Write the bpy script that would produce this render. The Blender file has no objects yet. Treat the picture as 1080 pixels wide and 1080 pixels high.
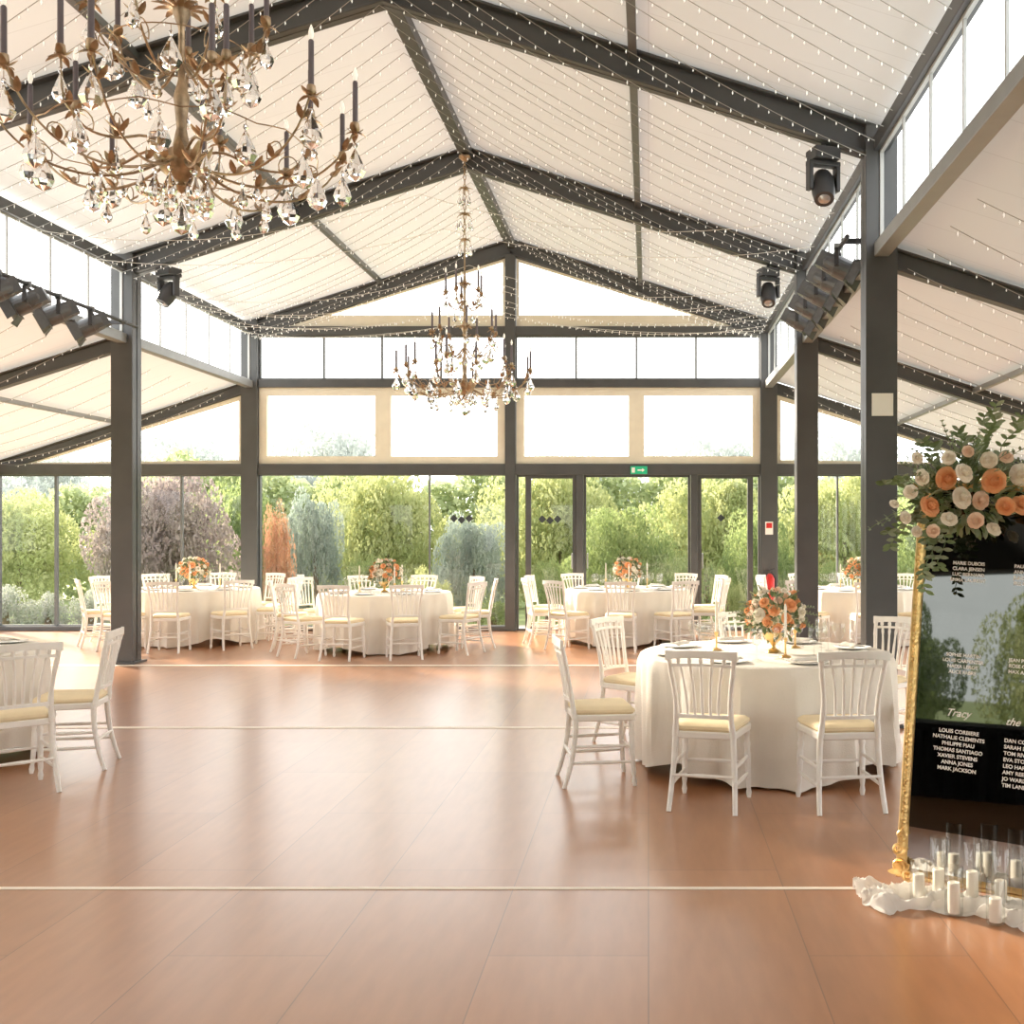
import bpy, bmesh, math, random
from mathutils import Vector, Matrix
from mathutils import noise as NZ
R = random.Random(7)
sc = bpy.context.scene
COL = sc.collection
PI = math.pi

# ------------------------------------------------------------------ materials
def mat(name, col, rough=0.5, metal=0.0, var=0.0, vscale=6.0, bump=0.0, bscale=40.0, spec=0.5, trans=0.0, coat=0.0, emit=0.0):
    m = bpy.data.materials.new(name); m.use_nodes = True
    nt = m.node_tree; b = nt.nodes['Principled BSDF']
    b.inputs['Base Color'].default_value = (*col, 1)
    b.inputs['Roughness'].default_value = rough
    b.inputs['Metallic'].default_value = metal
    b.inputs['Specular IOR Level'].default_value = spec
    b.inputs['Transmission Weight'].default_value = trans
    b.inputs['Coat Weight'].default_value = coat
    if emit > 0:
        b.inputs['Emission Color'].default_value = (*col, 1)
        b.inputs['Emission Strength'].default_value = emit
    tc = nt.nodes.new('ShaderNodeTexCoord')
    if var > 0:
        n = nt.nodes.new('ShaderNodeTexNoise'); n.inputs['Scale'].default_value = vscale
        n.inputs['Detail'].default_value = 4
        nt.links.new(tc.outputs['Object'], n.inputs['Vector'])
        r = nt.nodes.new('ShaderNodeValToRGB')
        r.color_ramp.elements[0].position = 0.3; r.color_ramp.elements[1].position = 0.7
        r.color_ramp.elements[0].color = (*[max(0, c*(1-var)) for c in col], 1)
        r.color_ramp.elements[1].color = (*[min(1, c*(1+var)) for c in col], 1)
        nt.links.new(n.outputs['Fac'], r.inputs['Fac'])
        nt.links.new(r.outputs['Color'], b.inputs['Base Color'])
    if bump > 0:
        n2 = nt.nodes.new('ShaderNodeTexNoise'); n2.inputs['Scale'].default_value = bscale
        nt.links.new(tc.outputs['Object'], n2.inputs['Vector'])
        bp = nt.nodes.new('ShaderNodeBump'); bp.inputs['Strength'].default_value = bump
        bp.inputs['Distance'].default_value = 0.01
        nt.links.new(n2.outputs['Fac'], bp.inputs['Height'])
        nt.links.new(bp.outputs['Normal'], b.inputs['Normal'])
    return m

def mix_translucent(m, col, fac):
    nt = m.node_tree; b = nt.nodes['Principled BSDF']; o = nt.nodes['Material Output']
    t = nt.nodes.new('ShaderNodeBsdfTranslucent'); t.inputs['Color'].default_value = (*col, 1)
    mx = nt.nodes.new('ShaderNodeMixShader'); mx.inputs['Fac'].default_value = fac
    nt.links.new(b.outputs[0], mx.inputs[1]); nt.links.new(t.outputs[0], mx.inputs[2])
    nt.links.new(mx.outputs[0], o.inputs['Surface'])
    return m

M_STEEL = mat('painted_steel', (0.075, 0.078, 0.083), 0.42, 0.0, 0.12, 3, spec=0.6)  # dark tone lifted so the colour stands in for haze
M_CREAMF = mat('cream_frame', (0.83, 0.775, 0.665), 0.5, var=0.04)
M_GREYF = mat('grey_aluminium', (0.30, 0.31, 0.32), 0.4, 0.2, 0.05)
M_PALEF = mat('pale_grey_mullion', (0.50, 0.51, 0.51), 0.4, 0.1, 0.04)
M_THIN = mat('slim_dark_mullion', (0.15, 0.16, 0.17), 0.4, 0.2, 0.05)
M_WHITEP = mat('white_lacquer_wood', (0.92, 0.90, 0.86), 0.3, var=0.03, vscale=12)
M_CUSH = mat('golden_cream_cushion', (0.88, 0.75, 0.51), 0.8, var=0.05, bump=0.2)
M_CLOTH = mat('linen_cloth', (0.84, 0.795, 0.72), 0.85, var=0.03, vscale=4, bump=0.25, bscale=120)
M_WOOD = mat('dark_table_wood', (0.2, 0.12, 0.07), 0.5, var=0.2)
M_GOLD = mat('antique_gold', (0.80, 0.55, 0.24), 0.32, 0.9, 0.2, 25, bump=0.4, bscale=60)
M_BRONZE = mat('bronze_gilt', (0.44, 0.325, 0.215), 0.38, 0.7, 0.45, 18)
M_CANDLED = mat('mauve_candle', (0.17, 0.145, 0.17), 0.45, var=0.1)
M_CANDLEW = mat('ivory_wax', (0.92, 0.86, 0.76), 0.4, var=0.03)
M_BULB = mat('frosted_bulb', (1.0, 0.95, 0.85), 0.3, emit=0.5, var=0.02)
M_FAIRY = mat('fairy_bulb', (1.0, 0.98, 0.94), 0.3, emit=0.7, var=0.01)
M_WIRE = mat('pale_wire', (0.38, 0.37, 0.355), 0.5, var=0.05)
M_WIRE2 = mat('white_wire', (0.85, 0.84, 0.80), 0.5, var=0.05)
M_BLACKP = mat('black_fixture', (0.055, 0.055, 0.06), 0.4, 0.2, 0.1)
M_GREYP = mat('grey_fixture', (0.15, 0.155, 0.165), 0.35, 0.5, 0.2, 10)
M_LENS = mat('lamp_lens', (0.45, 0.48, 0.52), 0.1, 0.6, 0.05)
M_PLATE = mat('porcelain', (0.92, 0.90, 0.86), 0.12, var=0.01)
M_LEAF = mat('leaf_green', (0.17, 0.24, 0.10), 0.5, var=0.4, vscale=9)
M_LEAF2 = mat('eucalyptus_green', (0.30, 0.36, 0.23), 0.6, var=0.3, vscale=9)
M_ROSE_O = mat('rose_peach', (0.97, 0.50, 0.25), 0.6, var=0.10, vscale=20)
M_ROSE_C = mat('rose_cream', (0.96, 0.90, 0.78), 0.6, var=0.04, vscale=20)
M_ROSE_P = mat('rose_blush', (0.96, 0.74, 0.58), 0.6, var=0.06, vscale=20)
for m_ in (M_ROSE_O,M_ROSE_C,M_ROSE_P): mix_translucent(m_, tuple(m_.node_tree.nodes['Principled BSDF'].inputs['Base Color'].default_value)[:3], 0.2)
M_WHITE = mat('white_vinyl', (0.95, 0.95, 0.93), 0.5, var=0.01)
M_DECAL = mat('dark_vinyl', (0.04, 0.05, 0.06), 0.5, var=0.05)
M_GREEN = mat('sign_green', (0.02, 0.42, 0.22), 0.4, var=0.05, emit=0.3)
M_RED = mat('extinguisher_red', (0.6, 0.03, 0.03), 0.3, var=0.05)
M_GAUZE = mix_translucent(mat('white_gauze', (0.95, 0.93, 0.89), 0.9, var=0.02, bump=0.2), (0.95, 0.92, 0.86), 0.3)
M_DRAPE = mat('black_drape', (0.012, 0.012, 0.014), 0.9, var=0.2)
M_MIRROR = mat('tinted_mirror', (0.105, 0.11, 0.105), 0.02, 1.0, 0.03)
M_MIRROR2 = mat('clear_mirror', (0.55, 0.55, 0.55), 0.05, 1.0, 0.02)
M_TAPE = mat('pale_joint_tape', (0.95, 0.86, 0.74), 0.5, var=0.03)
M_GRASS = mat('grass', (0.22, 0.27, 0.11), 0.9, var=0.3, vscale=1.5, bump=0.5)
M_PAVE = mat('terrace_stone', (0.42, 0.39, 0.33), 0.8, var=0.15, vscale=2)
M_TRUNK = mat('bark', (0.16, 0.12, 0.08), 0.9, var=0.3)

def glass_mat(name, tint, base=0.04, edge=0.55):
    m = bpy.data.materials.new(name); m.use_nodes = True
    nt = m.node_tree; nt.nodes.clear()
    o = nt.nodes.new('ShaderNodeOutputMaterial')
    t = nt.nodes.new('ShaderNodeBsdfTransparent'); t.inputs[0].default_value = (*tint, 1)
    g = nt.nodes.new('ShaderNodeBsdfGlossy'); g.inputs['Roughness'].default_value = 0.02
    lw = nt.nodes.new('ShaderNodeLayerWeight'); lw.inputs[0].default_value = 0.5
    p = nt.nodes.new('ShaderNodeMath'); p.operation='POWER'; p.inputs[1].default_value = 4.0
    q = nt.nodes.new('ShaderNodeMath'); q.operation='MULTIPLY_ADD'; q.inputs[1].default_value = edge; q.inputs[2].default_value = base
    mx = nt.nodes.new('ShaderNodeMixShader')
    nt.links.new(lw.outputs['Facing'], p.inputs[0]); nt.links.new(p.outputs[0], q.inputs[0]); nt.links.new(q.outputs[0], mx.inputs[0])
    nt.links.new(t.outputs[0], mx.inputs[1]); nt.links.new(g.outputs[0], mx.inputs[2])
    nt.links.new(mx.outputs[0], o.inputs[0])
    return m
M_GLASS = glass_mat('window_glass', (0.96, 0.975, 0.975))
M_GLASSW = glass_mat('clear_glassware', (0.955, 0.965, 0.96), 0.09, 1.0)
M_CRYSTAL = mat('crystal', (0.98, 0.985, 1.0), 0.02, trans=1.0, var=0.005)
M_CRYSTAL.node_tree.nodes['Principled BSDF'].inputs['IOR'].default_value = 1.34

def ceiling_mat():
    m = mat('roof_fabric', (0.70, 0.71, 0.72), 0.8)
    nt = m.node_tree; b = nt.nodes['Principled BSDF']; tc = nt.nodes['Texture Coordinate']
    br = nt.nodes.new('ShaderNodeTexBrick')
    br.inputs['Scale'].default_value = 1.0
    br.inputs['Color1'].default_value = (0.655, 0.675, 0.695, 1); br.inputs['Color2'].default_value = (0.64, 0.66, 0.68, 1)
    br.inputs['Mortar'].default_value = (0.57, 0.585, 0.60, 1)
    br.inputs['Mortar Size'].default_value = 0.006
    br.inputs['Brick Width'].default_value = 6.0; br.inputs['Row Height'].default_value = 0.51
    br.offset = 0.0
    nt.links.new(tc.outputs['Object'], br.inputs['Vector'])
    nt.links.new(br.outputs['Color'], b.inputs['Base Color'])
    return mix_translucent(m, (0.76, 0.765, 0.76), 0.09)
M_CEIL = ceiling_mat()

def floor_mat():
    m = bpy.data.materials.new('floor_panels'); m.use_nodes = True
    nt = m.node_tree; b = nt.nodes['Principled BSDF']
    tc = nt.nodes.new('ShaderNodeTexCoord')
    mp = nt.nodes.new('ShaderNodeMapping'); mp.inputs['Rotation'].default_value = (0, 0, PI/2)
    nt.links.new(tc.outputs['Object'], mp.inputs['Vector'])
    br = nt.nodes.new('ShaderNodeTexBrick'); br.inputs['Scale'].default_value = 1.0
    br.inputs['Color1'].default_value = (0.45, 0.205, 0.092, 1); br.inputs['Color2'].default_value = (0.405, 0.18, 0.078, 1)
    br.inputs['Mortar'].default_value = (0.24, 0.115, 0.06, 1)
    br.inputs['Mortar Size'].default_value = 0.0025; br.inputs['Mortar Smooth'].default_value = 0.3
    br.inputs['Brick Width'].default_value = 2.04; br.inputs['Row Height'].default_value = 0.6
    nt.links.new(mp.outputs[0], br.inputs['Vector'])
    mp2 = nt.nodes.new('ShaderNodeMapping'); mp2.inputs['Scale'].default_value = (9, 1.6, 1)
    nt.links.new(tc.outputs['Object'], mp2.inputs['Vector'])
    n = nt.nodes.new('ShaderNodeTexNoise'); n.inputs['Scale'].default_value = 2.0; n.inputs['Detail'].default_value = 6
    nt.links.new(mp2.outputs[0], n.inputs['Vector'])
    rp = nt.nodes.new('ShaderNodeValToRGB')
    rp.color_ramp.elements[0].position = 0.2; rp.color_ramp.elements[0].color = (0.88, 0.87, 0.86, 1)
    rp.color_ramp.elements[1].position = 0.8; rp.color_ramp.elements[1].color = (1.10, 1.10, 1.11, 1)
    nt.links.new(n.outputs['Fac'], rp.inputs['Fac'])
    mx = nt.nodes.new('ShaderNodeMixRGB'); mx.blend_type = 'MULTIPLY'; mx.inputs['Fac'].default_value = 1
    nt.links.new(br.outputs['Color'], mx.inputs['Color1']); nt.links.new(rp.outputs['Color'], mx.inputs['Color2'])
    nt.links.new(mx.outputs['Color'], b.inputs['Base Color'])
    b.inputs['Roughness'].default_value = 0.30
    b.inputs['Specular IOR Level'].default_value = 1.0
    b.inputs['Coat Weight'].default_value = 0.5; b.inputs['Coat Roughness'].default_value = 0.22
    return m
M_FLOOR = floor_mat()

# ------------------------------------------------------------------ mesh builder
class MB:
    def __init__(s): s.v=[]; s.f=[]; s.m=[]
    def add(s, vs, fs, mi=0):
        o=len(s.v); s.v += [tuple(v) for v in vs]
        for f in fs: s.f.append([i+o for i in f]); s.m.append(mi)
    def box(s, x0,x1,y0,y1,z0,z1, mi=0):
        vs=[(x,y,z) for x in (x0,x1) for y in (y0,y1) for z in (z0,z1)]
        s.add(vs, [(0,1,3,2),(4,6,7,5),(0,4,5,1),(2,3,7,6),(0,2,6,4),(1,5,7,3)], mi)
    def beam(s, a, b, w, h, mi=0, up=(0,0,1)):
        a=Vector(a); b=Vector(b); d=(b-a).normalized(); sd=d.cross(Vector(up)).normalized(); u=sd.cross(d)
        vs=[]
        for p in (a,b):
            for i,j in ((-1,-1),(1,-1),(1,1),(-1,1)): vs.append(p+sd*i*w/2+u*j*h/2)
        s.add(vs,[(3,2,1,0),(4,5,6,7),(0,1,5,4),(1,2,6,5),(2,3,7,6),(3,0,4,7)],mi)
    def tube(s, pts, r, n=8, mi=0, closed=False):
        pts=[Vector(p) for p in pts]; L=len(pts)
        if not isinstance(r,(list,tuple)): r=[r]*L
        vs=[]; prev=None
        for i,p in enumerate(pts):
            if closed: d=pts[(i+1)%L]-pts[i-1]
            else: d=pts[min(i+1,L-1)]-pts[max(i-1,0)]
            if d.length<1e-9: d=Vector((0,0,1))
            d.normalize()
            if prev is None:
                t=Vector((1,0,0)) if abs(d.x)<0.9 else Vector((0,1,0)); a=d.cross(t).normalized()
            else:
                a=(prev-d*prev.dot(d))
                if a.length<1e-6: a=d.orthogonal()
                a.normalize()
            prev=a; b=d.cross(a)
            for k in range(n):
                t=2*PI*k/n; vs.append(p+a*math.cos(t)*r[i]+b*math.sin(t)*r[i])
        fs=[]
        for i in range(L if closed else L-1):
            j=(i+1)%L
            for k in range(n): fs.append((i*n+k, i*n+(k+1)%n, j*n+(k+1)%n, j*n+k))
        if not closed: fs.append(list(range(n))[::-1]); fs.append([(L-1)*n+k for k in range(n)])
        s.add(vs,fs,mi)
    def lathe(s, prof, n=16, c=(0,0,0), mi=0, caps=True):
        vs=[]; 
        for r,z in prof:
            for k in range(n):
                t=2*PI*k/n; vs.append((c[0]+max(r,1e-4)*math.cos(t), c[1]+max(r,1e-4)*math.sin(t), c[2]+z))
        fs=[]
        for i in range(len(prof)-1):
            for k in range(n): fs.append((i*n+k,i*n+(k+1)%n,(i+1)*n+(k+1)%n,(i+1)*n+k))
        if caps: fs.append(list(range(n))[::-1]); fs.append([(len(prof)-1)*n+k for k in range(n)])
        s.add(vs,fs,mi)
    def leaf(s, base, d, up, L, W, curl=0.2, mi=0, n=4):
        base=Vector(base); d=Vector(d).normalized(); up=Vector(up); 
        sd=d.cross(up)
        if sd.length<1e-5: sd=d.orthogonal()
        sd.normalize(); up=sd.cross(d)
        vs=[]
        for i in range(n+1):
            t=i/n; w=W*0.5*math.sin(PI*(0.06+0.9*t))**0.8
            p=base+d*L*t+up*L*curl*t*t
            vs += [p-sd*w+up*w*0.3, p, p+sd*w+up*w*0.3]
        fs=[]
        for i in range(n):
            a=i*3; fs += [(a,a+1,a+4,a+3),(a+1,a+2,a+5,a+4)]
        s.add(vs,fs,mi)
    def obj(s, name, mats, parent=None, smooth=True, bevel=0, loc=None):
        me=bpy.data.meshes.new(name); me.from_pydata(s.v,[],s.f)
        if not isinstance(mats,(list,tuple)): mats=[mats]
        for m in mats: me.materials.append(m)
        me.polygons.foreach_set('material_index', s.m)
        if smooth:
            me.polygons.foreach_set('use_smooth',[True]*len(me.polygons)); me.set_sharp_from_angle(angle=math.radians(38))
        me.update()
        o=bpy.data.objects.new(name,me); COL.objects.link(o)
        if parent: o.parent=parent
        if loc: o.location=loc
        if bevel>0:
            md=o.modifiers.new('bevel','BEVEL'); md.width=bevel; md.segments=2; md.limit_method='ANGLE'
        return o
def empty(name, loc=(0,0,0), rz=0):
    o=bpy.data.objects.new(name,None); o.empty_display_size=0.1; COL.objects.link(o); o.location=loc; o.rotation_euler=(0,0,rz); return o
def tag(o,label=None,cat=None,group=None,kind=None):
    if label: o['label']=label
    if cat: o['category']=cat
    if group: o['group']=group
    if kind: o['kind']=kind
    return o
def kids(o): return [c for c in bpy.data.objects if c.parent==o]
KC={}
def clone(root, loc, rz=None):
    def rec(o,par):
        c=o.copy(); COL.objects.link(c)
        if par: c.parent=par
        ch=KC.get(o.name)
        if ch is None: ch=kids(o); KC[o.name]=ch
        for k in ch: rec(k,c)
        return c
    c=rec(root,None); c.location=loc
    if rz is not None: c.rotation_euler=(0,0,rz)
    return c

# ------------------------------------------------------------------ camera
CH=1.6
cam=bpy.data.cameras.new('camera'); co=bpy.data.objects.new('camera',cam); COL.objects.link(co)
co.location=(0,0,CH); co.rotation_euler=(PI/2,0,0)
cam.sensor_width=36; cam.lens=36*1150/1080
cam.shift_x=-(684-540)/1080; cam.shift_y=(557-540)/1080; cam.clip_end=300
sc.camera=co

# ------------------------------------------------------------------ key dims
XR=-2.15; XL=-6.2; XE=1.87; XOL=-10.2; XOR=5.86
FY=[17.04,12.95,8.87,4.80,0.72,-3.36]
ZR=6.12; SL=0.314
ZL=3.92; SLL=0.32
def zroof(x): return ZR-SL*abs(x-XR)

fl=MB(); fl.box(XOL-0.1,XOR+0.1,FY[5]-0.1,FY[0]+0.12,-0.1,0.0)
tag(fl.obj('floor',M_FLOOR,smooth=False),'glossy orange-brown wooden dance floor panels','floor',kind='structure')
n=1
for y,hw in ((4.84,0.016),(8.74,0.035),(12.7,0.045)):
    t=MB(); t.box(XOL+0.1,XOR-0.1,y-hw,y+hw,0.0005,0.003)
    tag(t.obj('trim_%d'%n,M_TAPE,smooth=False),'pale joint strip across the wooden floor','trim',kind='structure'); n+=1
c=MB(); ya,yb=FY[5],FY[0]+0.1
xa,xb=XL-0.1,XE+0.1
za=zroof(xa)+0.01; zb=zroof(xb)+0.01
def sheet(x0,z0,x1,z1):
    c.add([(x0,ya,z0),(x1,ya,z1),(x1,yb,z1),(x0,yb,z0)],[(0,1,2,3)])
sheet(xa,za,XR,ZR+0.01); sheet(XR,ZR+0.01,xb,zb)
sheet(XOL-0.05,ZL-SLL*(XL-XOL)+0.0,XL-0.05,ZL+0.01); sheet(XE+0.05,ZL+0.01,XOR+0.05,ZL-SLL*(XOR-XE))
tag(c.obj('ceiling',M_CEIL,smooth=False),'off-white fabric pitched roof lining','ceiling',kind='structure')

def trim(mb,label,m=M_STEEL,bevel=0.006):
    global n
    o=mb.obj('trim_%d'%n,m,smooth=False,bevel=bevel); n+=1
    tag(o,label,'beam',kind='structure'); return o
for i,y in enumerate(FY):
    for x in (XL,XE):
        b=MB(); zt=zroof(x)-0.02
        W_=0.122
        b.box(x-W_,x+W_,y-0.015,y+0.015,0,zt)
        b.box(x-W_,x-W_+0.03,y-0.12,y+0.12,0,zt); b.box(x+W_-0.03,x+W_,y-0.12,y+0.12,0,zt)
        b.box(x-W_-0.005,x+W_+0.005,y-0.125,y-0.1,0,zt)
        b.box(x-0.17,x+0.17,y-0.17,y+0.17,0,0.025)
        for sx in (-1,1): b.lathe([(0.02,0.02),(0.02,0.05)],8,(x+sx*0.148,y-0.15,0))
        o=b.obj('column',M_STEEL,smooth=False,bevel=0.004)
        tag(o,'dark steel column standing on a bolted base plate','column',group='steel columns of the hall')
        if i==2 and x==XE:
            s=MB(); s.box(x-0.08,x+0.09,y-0.139,y-0.127,2.50,2.68)
            s.obj('notice_plate',M_WHITE,o)
            o['label']='dark steel column with a small white notice plate'
    b=MB()
    D=0.26
    for sx,xe in ((-1,XL-0.1),(1,XE+0.1)):
        a=Vector((XR,y,ZR-D/2-0.01)); e=Vector((xe,y,zroof(xe)-D/2-0.01))
        b.beam(a,e,0.03,D); 
        off=Vector((0,0,D/2-0.012)); b.beam(a+off,e+off,0.16,0.024); b.beam(a-off,e-off,0.16,0.024)
    trim(b,'dark steel portal rafter under the pitched roof')
    for sx,x0,x1 in ((-1,XL,XOL),(1,XE,XOR)):
        b=MB(); a=Vector((x0,y,ZL-0.1)); e=Vector((x1,y,ZL-SLL*abs(x1-x0)-0.1))
        b.beam(a,e,0.03,0.16); off=Vector((0,0,0.08)); b.beam(a+off,e+off,0.12,0.02); b.beam(a-off,e-off,0.12,0.02)
        trim(b,'dark steel rafter under the side aisle roof')
    for x in (XOL,XOR):
        b=MB(); b.box(x-0.06,x+0.06,y-0.06,y+0.06,0,2.6)
        tag(b.obj('column',M_STEEL,smooth=False,bevel=0.004),'slim dark steel post of the outer glass wall','column',group='outer wall posts')
Y0,Y1=FY[5],FY[0]
def longbeam(x,z,w,h,label,m=M_STEEL):
    b=MB(); b.box(x-w/2,x+w/2,Y0,Y1,z-h/2,z+h/2); trim(b,label,m)
longbeam(XR,ZR-0.09,0.13,0.12,'dark steel ridge beam')
for x in (XR-2.02,XR+2.02): longbeam(x,zroof(x)-0.05,0.07,0.07,'grey steel purlin under the roof',M_THIN)
for x in (XL,XE): longbeam(x,4.69,0.12,0.12,'dark steel eave beam above the clerestory')
for x in (XL,XE): longbeam(x,3.835,0.12,0.11,'grey beam below the clerestory',M_GREYF)
for x in (XL-2,XE+2): longbeam(x,ZL-SLL*2-0.05,0.06,0.06,'grey steel purlin of the side aisle',M_GREYF)
for x in (XOL,XOR): longbeam(x,2.52,0.14,0.16,'dark steel beam above the side glazing')
def gb(x0,x1,z0,z1,m=M_STEEL,lab='dark steel beam across the glass gable',y0=-0.09,y1=0.06):
    b=MB(); b.box(x0,x1,FY[0]+y0,FY[0]+y1,z0,z1); trim(b,lab,m)
gb(XL+0.13,XR-0.08,4.60,4.74); gb(XR+0.08,XE-0.13,4.60,4.74)
gb(XL+0.13,XR-0.08,3.79,3.92); gb(XR+0.08,XE-0.13,3.79,3.92)
gb(XL+0.13,XR-0.08,2.43,2.60); gb(XR+0.08,XE-0.13,2.43,2.60)
gb(XOL,XL-0.13,2.43,2.60); gb(XE+0.13,XOR,2.43,2.60)
gb(XL+0.13,XR-0.08,0,0.07); gb(XOL,XL-0.13,0,0.07); gb(XE+0.13,XOR,0,0.07)
b=MB(); b.box(XR-0.08,XR+0.08,FY[0]-0.11,FY[0]+0.08,0,zroof(XR)-0.27)
tag(b.obj('column',M_STEEL,smooth=False,bevel=0.004),'dark steel king post in the glass gable','column')
for x in (-1.07,0.71):
    b=MB(); b.box(x-0.055,x+0.055,FY[0]-0.08,FY[0]+0.05,0,2.43)
    tag(b.obj('column',M_STEEL,smooth=False,bevel=0.004),'slim dark post between the glass doors','column')

wn=1; dn=1
def inset(poly,t):
    P=[Vector(p) for p in poly]; N=len(P); out=[]
    for i in range(N):
        a,b_,c_=P[i-1],P[i],P[(i+1)%N]
        d1=(b_-a).normalized(); d2=(c_-b_).normalized()
        n1=Vector((-d1.y,d1.x)); n2=Vector((-d2.y,d2.x))
        k=n1+n2; out.append(b_+k*(t/max(0.15,k.dot(n1))))
    return out
def window(poly, t, m, loc=(0,0,0), rz=0, mull=(), mm=None, mw=0.03, dep=0.06, label='glass window pane', door=False):
    global wn,dn
    if door: name='door_%d'%dn; dn+=1
    else: name='window_%d'%wn; wn+=1
    inn=inset(poly,t); N=len(poly); b=MB()
    vs=[]
    for yy in (-dep/2,dep/2):
        vs+=[(p[0],yy,p[1]) for p in poly]; vs+=[(p[0],yy,p[1]) for p in inn]
    fs=[]
    for i in range(N):
        j=(i+1)%N
        fs.append((i,j,N+j,N+i)); fs.append((2*N+j,2*N+i,3*N+i,3*N+j))
        fs.append((j,i,2*N+i,2*N+j)); fs.append((N+i,N+j,3*N+j,3*N+i))
    b.add(vs,fs,0)
    for (x,z0,z1) in mull: b.box(x-mw/2,x+mw/2,-dep/2+0.005,dep/2-0.005,z0,z1,1 if mm else 0)
    o=b.obj(name,[m,mm] if mm else [m],smooth=False); o.location=loc; o.rotation_euler=(0,0,rz)
    tag(o,label,'door' if door else 'window',kind='structure')
    g=MB(); g.add([(p[0],0,p[1]) for p in inn],[list(range(N))]); g.obj('glass',M_GLASS,o,smooth=False)
    return o
GY=FY[0]
def rect(x0,x1,z0,z1): return [(x0,z0),(x1,z0),(x1,z1),(x0,z1)]
zu=lambda x: zroof(x)-0.285
xt=XR-(zu(XR)-4.75)/SL
for sgn in (-1,1):
    if sgn<0: poly=[(xt,4.75),(XR-0.09,4.75),(XR-0.09,zu(XR-0.09))]
    else:
        xr=2*XR-xt; poly=[(XR+0.09,4.75),(xr,4.75),(XR+0.09,zu(XR+0.09))]
    o=window(poly,0.035,M_CREAMF,(0,GY,0),label='triangular gable window with cream frame')
    fb=MB(); zt_=4.92
    ex=xt+(zt_-4.75)/SL if sgn<0 else xr-(zt_-4.75)/SL
    if sgn<0: P=[(xt,4.75),(XR-0.09,4.75),(XR-0.09,zt_),(ex,zt_)]
    else: P=[(XR+0.09,4.75),(xr,4.75),(ex,zt_),(XR+0.09,zt_)]
    vs=[(p[0],-0.04,p[1]) for p in P]+[(p[0],0.04,p[1]) for p in P]
    fb.add(vs,[(0,1,2,3),(7,6,5,4),(1,0,4,5),(2,1,5,6),(3,2,6,7),(0,3,7,4)]); fb.obj('sill_board',M_CREAMF,o,smooth=False)
window(rect(XL+0.13,XR-0.08,3.92,4.60),0.02,M_THIN,(0,GY,0),mull=[(x,3.92,4.6) for x in (-5.07,-4.16,-3.24)],label='clerestory window row under white sky')
window(rect(XR+0.08,XE-0.13,3.92,4.60),0.02,M_THIN,(0,GY,0),mull=[(x,3.92,4.6) for x in (-1.13,-0.19,0.74)],label='clerestory window row under white sky')
for a,b_ in ((-6.07,-4.14),(-4.14,-2.24),(-2.06,-0.19),(-0.19,1.74)):
    window(rect(a,b_,2.60,3.79),0.12,M_CREAMF,(0,GY,0),dep=0.09,label='large fixed window with cream timber frame')
zl=lambda x: ZL-0.2-SLL*((XL-x) if x<XR else (x-XE))
xe=XL-(ZL-0.2-2.6)/SLL
window([(xe,2.6),(XL-0.13,2.6),(XL-0.13,zl(XL-0.13))],0.06,M_CREAMF,(0,GY,0),label='sloping aisle gable window with cream frame')
xe2=XE+(ZL-0.2-2.6)/SLL
window([(XE+0.13,2.6),(xe2,2.6),(XE+0.13,zl(XE+0.13))],0.06,M_CREAMF,(0,GY,0),label='sloping aisle gable window with cream frame')
def diamonds(par,x,z,k):
    d=MB()
    for j in range(k):
        xc=x+(j-(k-1)/2)*0.12; zc=z+(0.0 if j%2 else 0.02); r=0.062
        d.add([(xc-r,-0.012,zc),(xc,-0.012,zc-r),(xc+r,-0.012,zc),(xc,-0.012,zc+r)],[(0,1,2,3)])
    d.obj('diamond_decal',M_DECAL,par,smooth=False)
window(rect(XL+0.13,-3.42,0.07,2.43),0.01,M_THIN,(0,GY,0),label='floor-height garden glazing pane')
o=window(rect(-3.42,XR-0.08,0.07,2.43),0.01,M_THIN,(0,GY,0),label='floor-height glazing with dark diamond decals'); diamonds(o,-2.92,1.73,3)
for x0,x1 in ((XOL+0.06,-9.25),(-9.25,XL-0.13),):
    window(rect(x0,x1,0.07,2.43),0.02,M_THIN,(0,GY,0),mull=[(-7.29,0.07,2.43)] if x1>-7 else [],label='floor-height garden glazing pane')
window(rect(XE+0.13,3.4,0.07,2.43),0.02,M_THIN,(0,GY,0),mull=[(2.95,0.07,2.43)],label='floor-height garden glazing pane')
window(rect(3.4,XOR-0.06,0.07,2.43),0.02,M_THIN,(0,GY,0),mull=[(4.6,0.07,2.43)],label='floor-height garden glazing pane')
def handle(par,x):
    h=MB(); h.tube([(x,-0.03,0.98),(x,-0.08,0.98),(x,-0.08,1.2),(x,-0.03,1.2)],0.012,8); h.obj('handle',M_GREYF,par)
window(rect(-2.06,-1.89,0.0,2.43),0.03,M_STEEL,(0,GY,0),label='slim fixed side light beside the door')
d=window(rect(-1.89,-1.13,0.0,2.43),0.055,M_STEEL,(0,GY,0),label='dark-framed glass door with diamond decals',door=True); diamonds(d,-1.54,1.72,3); handle(d,-1.19)
d=window(rect(-1.01,0.65,0.0,2.43),0.035,M_STEEL,(0,GY,0),label='wide dark-framed sliding glass door',door=True); handle(d,-0.95)
d=window(rect(0.77,1.6,0.0,2.43),0.055,M_STEEL,(0,GY,0),label='dark-framed glass door with diamond decal',door=True); diamonds(d,1.13,1.74,1); handle(d,0.84)
window(rect(1.6,XE-0.13,0.0,2.43),0.03,M_STEEL,(0,GY,0),label='slim fixed side light beside the door')
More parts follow.
